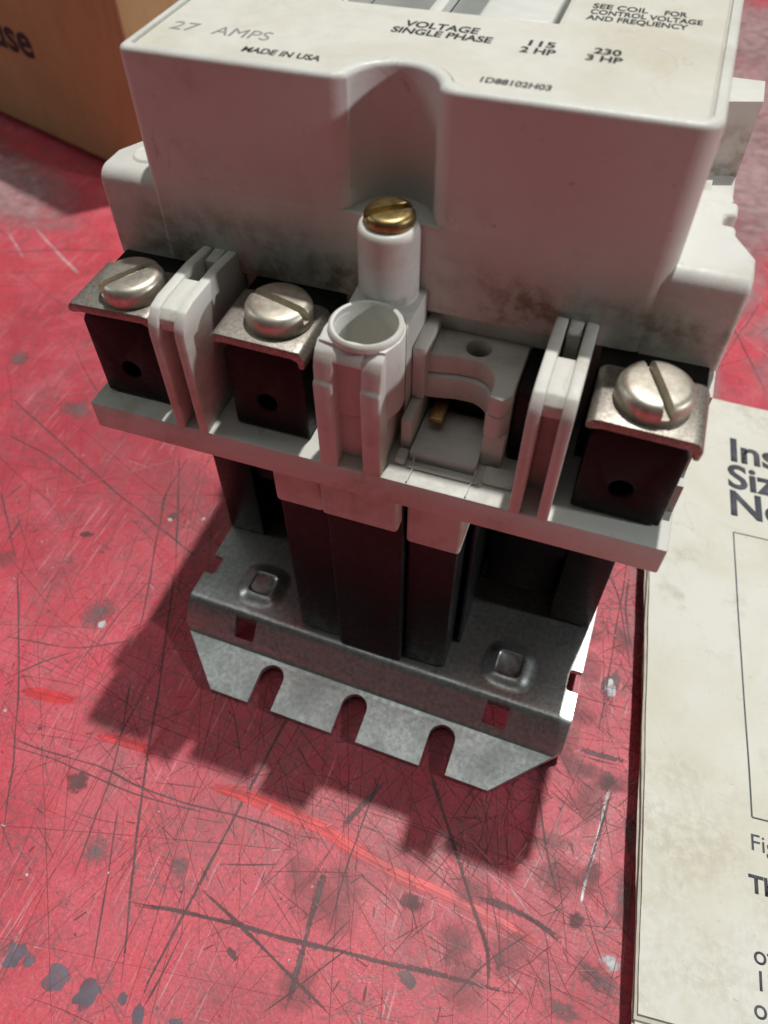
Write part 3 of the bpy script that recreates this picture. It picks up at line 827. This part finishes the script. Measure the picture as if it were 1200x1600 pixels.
# --- the empty third pole
def empty_pole():
    for d, z0, z1, bev in ((0, 83.2, 86.8, .7), (.8, 79.2, 83.3, .6)):
        bm = bmesh.new()
        prism(bm, [(7.0, 19), (7.0, 12.6 - d), (8.6, 12.8 - d), (11.5, 13.4 - d)] + arc(13.4 - d * .2, 9.6 - d, 3.9, 80, 0, 10) + [(17.3 - d * .3, 7.0), (19.2, 6.6), (20.3, 8.2), (20.5, 19)], 'z', z0, z1)
        c = bmesh.new()
        lathe(c, 13.6, 16.2, [(0, 70), (1.75, 70), (1.75, 92), (0, 92)], 24)
        bm = cut(bm, c)
        bevel(bm, bev, 2, 50)
        obj('screw_seat', bm, M['mould'], con)
    bx('cavity_shade_block', M['black'], con, 7.2, 17.2, 14.8, 19, 75.0, 79.1, bev=.1)  # black block painted as the dark inside the opening below the seat
    bx('cavity_shade_block', M['black'], con, 20.7, 23.3, 9.5, 19, 73.1, 86.5, bev=.1)  # black filler gives the narrow slot its deep shade
    bx('seat_leg', M['mould'], con, 17.2, 20.4, 7.0, 18, 73, 79.4, bev=.4)
    bx('guide_wall', M['mould'], con, 5.3, 7.0, 6.0, 19, 73, 79.5, bev=.4)
    bx('guide_wall', M['mould'], con, 5.3, 7.3, 10.8, 19, 79.6, 89.0, bev=.4)
    bx('floor_step', M['mould'], con, 7.1, 17.2, 4.6, 14.5, 73, 74.9, bev=.4)
    bx('floor_step', M['mould'], con, 5.3, 7.0, 3.2, 5.8, 73, 74.2, bev=.35)
    bx('floor_step', M['mould'], con, 18.4, 22.9, 3.4, 6.4, 73, 74.1, bev=.35)
    bx('floor_ridge', M['mould'], con, 7.4, 18.0, 2.9, 3.6, 73, 73.5, bev=.25)
    bx('contact_strip', M['brass'], con, 8.4, 10.6, 9.6, 17, 76.6, 77.6, bev=.2)
    for pts in ([(8.1, .3, 73.05), (8.3, 2.6, 73.05), (8.0, 4.55, 74.2)], [(16.9, .3, 73.05), (17.0, 2.6, 73.05), (17.4, 4.5, 74.2)]):
        bm = bmesh.new()                                       # moulding flash
        for a, b in zip(pts, pts[1:]):
            v = [bm.verts.new(p) for p in ((a[0] - .12, a[1], a[2]), (a[0] + .12, a[1], a[2]), (b[0] + .12, b[1], b[2]), (b[0] - .12, b[1], b[2]))]
            w = [bm.verts.new((q.co.x * .5 + (a[0] + b[0]) * .25, q.co.y, q.co.z + .28)) for q in v]
            for f in ((0, 1, 2, 3), (4, 5, 6, 7), (0, 1, 5, 4), (1, 2, 6, 5), (2, 3, 7, 6), (3, 0, 4, 7)):
                bm.faces.new([(v + w)[i] for i in f])
        bmesh.ops.recalc_face_normals(bm, faces=bm.faces)
        obj('flash_line', bm, M['mould'], con, 0)
empty_pole()

# --- housing shoulders
def shoulder(s):
    def X(p): return [(s * x, y) for x, y in p]
    bm = bmesh.new()
    prism(bm, X([(34.5, 17.75), (44.7, 17.75), (44.7, 23.6), (42.1, 28.2), (42.1, 30.0), (40.4, 30.2), (40.4, 32.6), (42.1, 32.8), (42.1, 35.4), (34.5, 35.4)]), 'z', 89.4, 103.0)
    bevel(bm, 2.2, 6, 60, lambda e: all(v.co.z > 102 for v in e.verts) and all(v.co.y < 17.8 for v in e.verts))
    bevel(bm, .7, 3, 40, lambda e: all(abs(v.co.x) > 40 for v in e.verts))
    # tower front fillet
    prism(bm, X([(34.5, 36.2), (41.0, 36.2), (41.4, 37.0), (41.0, 38.8), (34.5, 38.8)]), 'z', 92, 102.4)
    prism(bm, X([(34.5, 64), (43.9, 66.8), (43.9, 74.3), (34.5, 74.3)]), 'z', 73.1, 103.0)
    prism(bm, X([(34.5, 18.5), (40.2, 18.5), (40.2, 73), (34.5, 73)]), 'z', 72, 91.8)
    obj('housing_shoulder', bm, M['white'], con, 40)
    if s > 0: return
    bm = bmesh.new()
    lathe(bm, s * 39.2, 23.4, [(0, 102.2), (2.3, 102.2), (2.4, 103.05), (2.1, 103.3), (1.7, 103.12), (0, 103.1)], 28)
    obj('housing_boss', bm, M['white'], con)
shoulder(-1); shoulder(1)

# --- cover with finger channel, rim, window and label
def outline(d, channel=True, r=2.6, x=35.9, y0=17.4, y1=74.6):
    p = []
    xl, xr, ya, yb = -x + d, x - d, y0 + d, y1 - d
    rr = max(r - d, .6)
    rl = max(1.3 - d, .5)
    p += arc(xl + rl, ya + rl, rl, 180, 270, 5)
    if channel:
        R0 = 5.7 + d
        cx, cy = -.25, 17.3
        p += [(cx - R0 - 1.9, ya), (cx - R0 - 1.1, ya + .12), (cx - R0 - .45, ya + .5)]
        a0 = math.degrees(math.asin(min(1, (ya + 1.0 - cy) / R0)))
        p += arc(cx, cy, R0, 180 - a0, a0, 20)
        p += [(cx + R0 + .45, ya + .5), (cx + R0 + 1.1, ya + .12), (cx + R0 + 1.9, ya)]
    p += arc(xr - rr, ya + rr, rr, 270, 360, 5)
    p += arc(xr - rr, yb - rr, rr, 0, 90, 5) + arc(xl + rr, yb - rr, rr, 90, 180, 5)
    return p
bm = bmesh.new()
prism(bm, outline(0), 'z', 103.4, 120.2)
bevel(bm, .75, 4, 60, lambda e: all(v.co.z > 120 for v in e.verts))
c1 = bmesh.new(); prism(c1, outline(1.35), 'z', 119.55, 125)
c2 = bmesh.new(); prism(c2, [(-14.2, 40.0), (14.4, 40.3), (14.4, 62), (-14.2, 62)], 'z', 106, 125)
bm = cut(bm, c1, c2)
lowb = bmesh.new()
prism(lowb, outline(0, False), 'z', 90.2, 103.4)
bevel(lowb, .3, 2, 60, lambda e: all(v.co.z < 91 for v in e.verts))
me = bpy.data.meshes.new('x'); lowb.to_mesh(me); lowb.free(); bm.from_mesh(me); bpy.data.meshes.remove(me)
cover = obj('cover', bm, M['white'], con, 32)
bm = bmesh.new()
prism(bm, outline(1.6), 'z', 119.4, 120.0)
c2 = bmesh.new(); prism(c2, [(-14.7, 39.6), (14.9, 39.9), (14.9, 62.7), (-14.7, 62.7)], 'z', 106, 125)
bm = cut(bm, c2)
bevel(bm, .12, 1, 50)
label = obj('label_plate', bm, M['label'], cover, 32)
label['label'] = 'cream rating label with small black print'
bx('plunger', M['white'], con, 3.7, 13.6, 40.7, 61, 108, 119.6, bev=.7, seg=3)
bx('plunger_guide', M['grey_plastic'], con, -1.2, 3.4, 40.5, 61, 108, 117.8, bev=.3)
bx('plunger', M['white'], con, -3.2, -1.4, 40.5, 61, 108, 119.2, bev=.3)
bx('plunger_guide', M['grey_plastic'], con, -14.0, -3.4, 40.7, 61, 108, 116.5, bev=.3)

def print_on_label(s, x, y, w, size, bold=.0, shear=.0, mat='ink', rot=0.0):
    bm = text_bm(s, size, bold, shear, .02, w)
    bmesh.ops.transform(bm, verts=bm.verts, matrix=Matrix.Translation((x, y, 120.01)) @ Matrix.Rotation(rot, 4, 'Z'))
    obj('lettering', bm, M[mat], cover, 0)
for s, x, y, w, size, b, m in (
    ('27', -32.4, 24.6, 3.6, 2.8, .0, 'faded_ink'), ('AMPS', -26.4, 24.6, 7.8, 2.8, .0, 'faded_ink'),
    ('MADE IN USA', -20.4, 20.9, 10.2, 1.6, .055, 'ink'),
    ('VOLTAGE', -4.0, 33.9, 9.6, 2.0, .065, 'ink'), ('SINGLE PHASE', -5.0, 31.7, 12.8, 1.9, .065, 'ink'),
    ('115', 12.2, 32.4, 3.2, 1.8, .065, 'ink'), ('2 HP', 11.6, 30.3, 4.2, 1.8, .065, 'ink'),
    ('230', 20.0, 32.4, 3.2, 1.8, .065, 'ink'), ('3 HP', 19.4, 30.3, 4.2, 1.8, .065, 'ink'),
    ('1D88102H03', 9.2, 21.1, 8.0, 1.5, .05, 'ink'),
    ('SEE COIL', 17.6, 46.4, 7.0, 1.7, .05, 'ink'), ('FOR', 26.6, 46.4, 2.8, 1.7, .05, 'ink'),
    ('CONTROL VOLTAGE', 17.6, 44.4, 13.8, 1.7, .05, 'ink'), ('AND FREQUENCY', 17.4, 42.4, 12.4, 1.7, .05, 'ink')):
    print_on_label(s, x, y - .1, w, size * 1.28, b, 0, m)

# ------------------------------------------------------------------ the cardboard box behind
FA = Vector((-247.7, 203.6)); FT = Vector((.94688, -.32158)); FN = Vector((.32158, .94688))
def BP(s, d): v = FA + FT * s + FN * d; return (v.x, v.y)
carton = tag(empty('cardboard_box', (*BP(-50, 60), 0)), 'brown cardboard carton with dark printed lettering standing behind the contactor', 'box')
def carton_part(name, bm, mat): return obj(name, bm, mat, carton, 40, shift=(*BP(-50, 60), 0))
S1, S0, DP, H = 108, -190, 130, 130
bm = bmesh.new(); prism(bm, [BP(S0, 0), BP(S1, 0), BP(S1, DP), BP(S0, DP)], 'z', 3.4, H); bevel(bm, 1.0, 3)
carton_part('carton_body', bm, M['cardboard'])
bm = bmesh.new(); prism(bm, [BP(S0 + 6, 7), BP(S1 - 7, 7), BP(S1 - 7, DP - 7), BP(S0 + 6, DP - 7)], 'z', .05, 3.6)
carton_part('bottom_flap', bm, M['cardboard'])
bm = bmesh.new()
prism(bm, [BP(S0 + 1, 1.5), BP(S1 - 1, 1.5), BP(S1 - 1, DP / 2 - .6), BP(S0 + 1, DP / 2 - .6)], 'z', H - .2, H + 1.4)
carton_part('top_flap', bm, M['cardboard'])
bm = bmesh.new()
prism(bm, [BP(S0 + 1, DP / 2 + .6), BP(S1 - 1, DP / 2 + .6), BP(S1 - 1, DP - 1.5), BP(S0 + 1, DP - 1.5)], 'z', H - .2, H + 1.4)
carton_part('top_flap', bm, M['cardboard'])
bm = text_bm('Westinghouse', 17.5, .45, 0, .08)
xs = [v.co.x for v in bm.verts]; sc = 118 / (max(xs) - min(xs)); xm = max(xs)
for v in bm.verts:
    s, h, d = 47.5 + (v.co.x - xm) * sc, 35.6 + v.co.y, -.06 - v.co.z
    p = BP(s, d); v.co = (p[0], p[1], h)
bmesh.ops.recalc_face_normals(bm, faces=bm.faces)
carton_part('lettering', bm, M['ink'])

# ------------------------------------------------------------------ the instruction booklet
BK0 = Vector((62.6, -42.5)); BU = Vector((.9935, .114)).normalized(); BV = Vector((-.0995, .995)).normalized()
def page_z(u, v, k=0):
    z = 8.4 - 7.0 * (1 - math.exp(-max(u, 0) / 48)) + .45 * math.sin(v * .045 + .6) + .5 * math.sin(u * .05 + v * .02)
    z += .30 * noise.noise((u * .06, v * .05, k * 3.1)) 
    return max(z - k * (.62 - .25 * min(u / 60, 1)), .25 + .18 * (5 - k))
book = tag(empty('instruction_booklet', (BK0.x, BK0.y, 0)), 'soiled off white instruction booklet with bold printed heading lying beside the contactor', 'booklet')
def BW(u, v): p = BK0 + BU * u + BV * v; return p.x, p.y
def sheet(k, W, Hh, du, dv, mat):
    bm = bmesh.new(); nu, nv = 44, 64; th = .14
    g = []
    for lay in (0, 1):
        rows = []
        for j in range(nv + 1):
            row = []
            for i in range(nu + 1):
                u, v = du + W * (i / nu) ** 1.2, dv + Hh * j / nv
                e = .35 * noise.noise((v * .05, k * 5, 1)) + .10 * noise.noise((v * .5, k * 5, 4)) if i == 0 else 0
                x, y = BW(u + e, v)
                row.append(bm.verts.new((x, y, page_z(u, v, k) - lay * th)))
            rows.append(row)
        g.append(rows)
    for j in range(nv):
        for i in range(nu):
            bm.faces.new((g[0][j][i], g[0][j][i + 1], g[0][j + 1][i + 1], g[0][j + 1][i]))
            bm.faces.new((g[1][j][i], g[1][j + 1][i], g[1][j + 1][i + 1], g[1][j][i + 1]))
    for j in range(nv):
        for i, fl in ((0, 0), (nu, 1)):
            bm.faces.new((g[0][j][i], g[0][j + 1][i], g[1][j + 1][i], g[1][j][i]))
    for i in range(nu):
        for j in (0, nv): bm.faces.new((g[0][j][i], g[0][j][i + 1], g[1][j][i + 1], g[1][j][i]))
    bmesh.ops.recalc_face_normals(bm, faces=bm.faces)
    return obj('page', bm, mat, book, 60, shift=(BK0.x, BK0.y, 0))
sheet(0, 130, 152, 0, 0, M['paper'])
sheet(1, 130, 152.5, -.5, -.8, M['page_edge'])
sheet(2, 130, 153, -.2, -2.6, M['paper'])
sheet(3, 130, 153, -.6, -3.2, M['page_edge'])
def print_on_page(name, bm, mat='dark_ink'):
    for v in bm.verts:
        u, w, h = v.co
        x, y = BW(u, w); v.co = (x, y, page_z(u, w, 0) + .035 + h)
    return obj(name, bm, M[mat], book, 0, shift=(BK0.x, BK0.y, 0))
def page_uv(x, y):
    d = Vector((x, y)) - BK0
    det = BU.x * BV.y - BU.y * BV.x
    return (d.x * BV.y - d.y * BV.x) / det, (BU.x * d.y - BU.y * d.x) / det
def page_text(s, x, y, size, bold=.0):
    u, v = page_uv(x, y)
    bm = text_bm(s, size, bold, 0, .02)
    bmesh.ops.subdivide_edges(bm, edges=[e for e in bm.edges if e.calc_length() > 2], cuts=1)
    bmesh.ops.translate(bm, verts=bm.verts, vec=(u, v, 0))
    print_on_page('lettering', bm)
page_text('Instructions', 69.5, 89.2, 11.4, .30)
page_text('Size', 69.8, 79.7, 11.4, .30)
page_text('Non', 70.6, 70.6, 11.4, .30)
page_text('Figure', 78.9, -9.8, 4.3, .0)
page_text('The', 79.1, -17.2, 4.3, .12)
page_text('of', 80.3, -28.4, 4.3, .02)
page_text('12', 80.7, -32.3, 4.3, .02)
page_text('or', 80.7, -36.4, 4.3, .02)
u0, v1 = page_uv(72.1, 65.2); _, v0 = page_uv(79.3, -3.7)
bm = bmesh.new()
def line(a, b, w=.16):
    n = 30; d = (Vector(b) - Vector(a)).normalized(); q = Vector((-d.y, d.x)) * w; rows = []
    for i in range(n + 1):
        p = Vector(a).lerp(Vector(b), i / n)
        rows.append([bm.verts.new((p.x + q.x * s, p.y + q.y * s, 0)) for s in (-1, 1)])
    for r0, r1 in zip(rows, rows[1:]): bm.faces.new((r0[0], r0[1], r1[1], r1[0]))
line((u0, v0), (u0, v1)); line((u0, v1), (u0 + 100, v1)); line((u0, v0), (u0 + 100, v0))
print_on_page('figure_frame', bm)
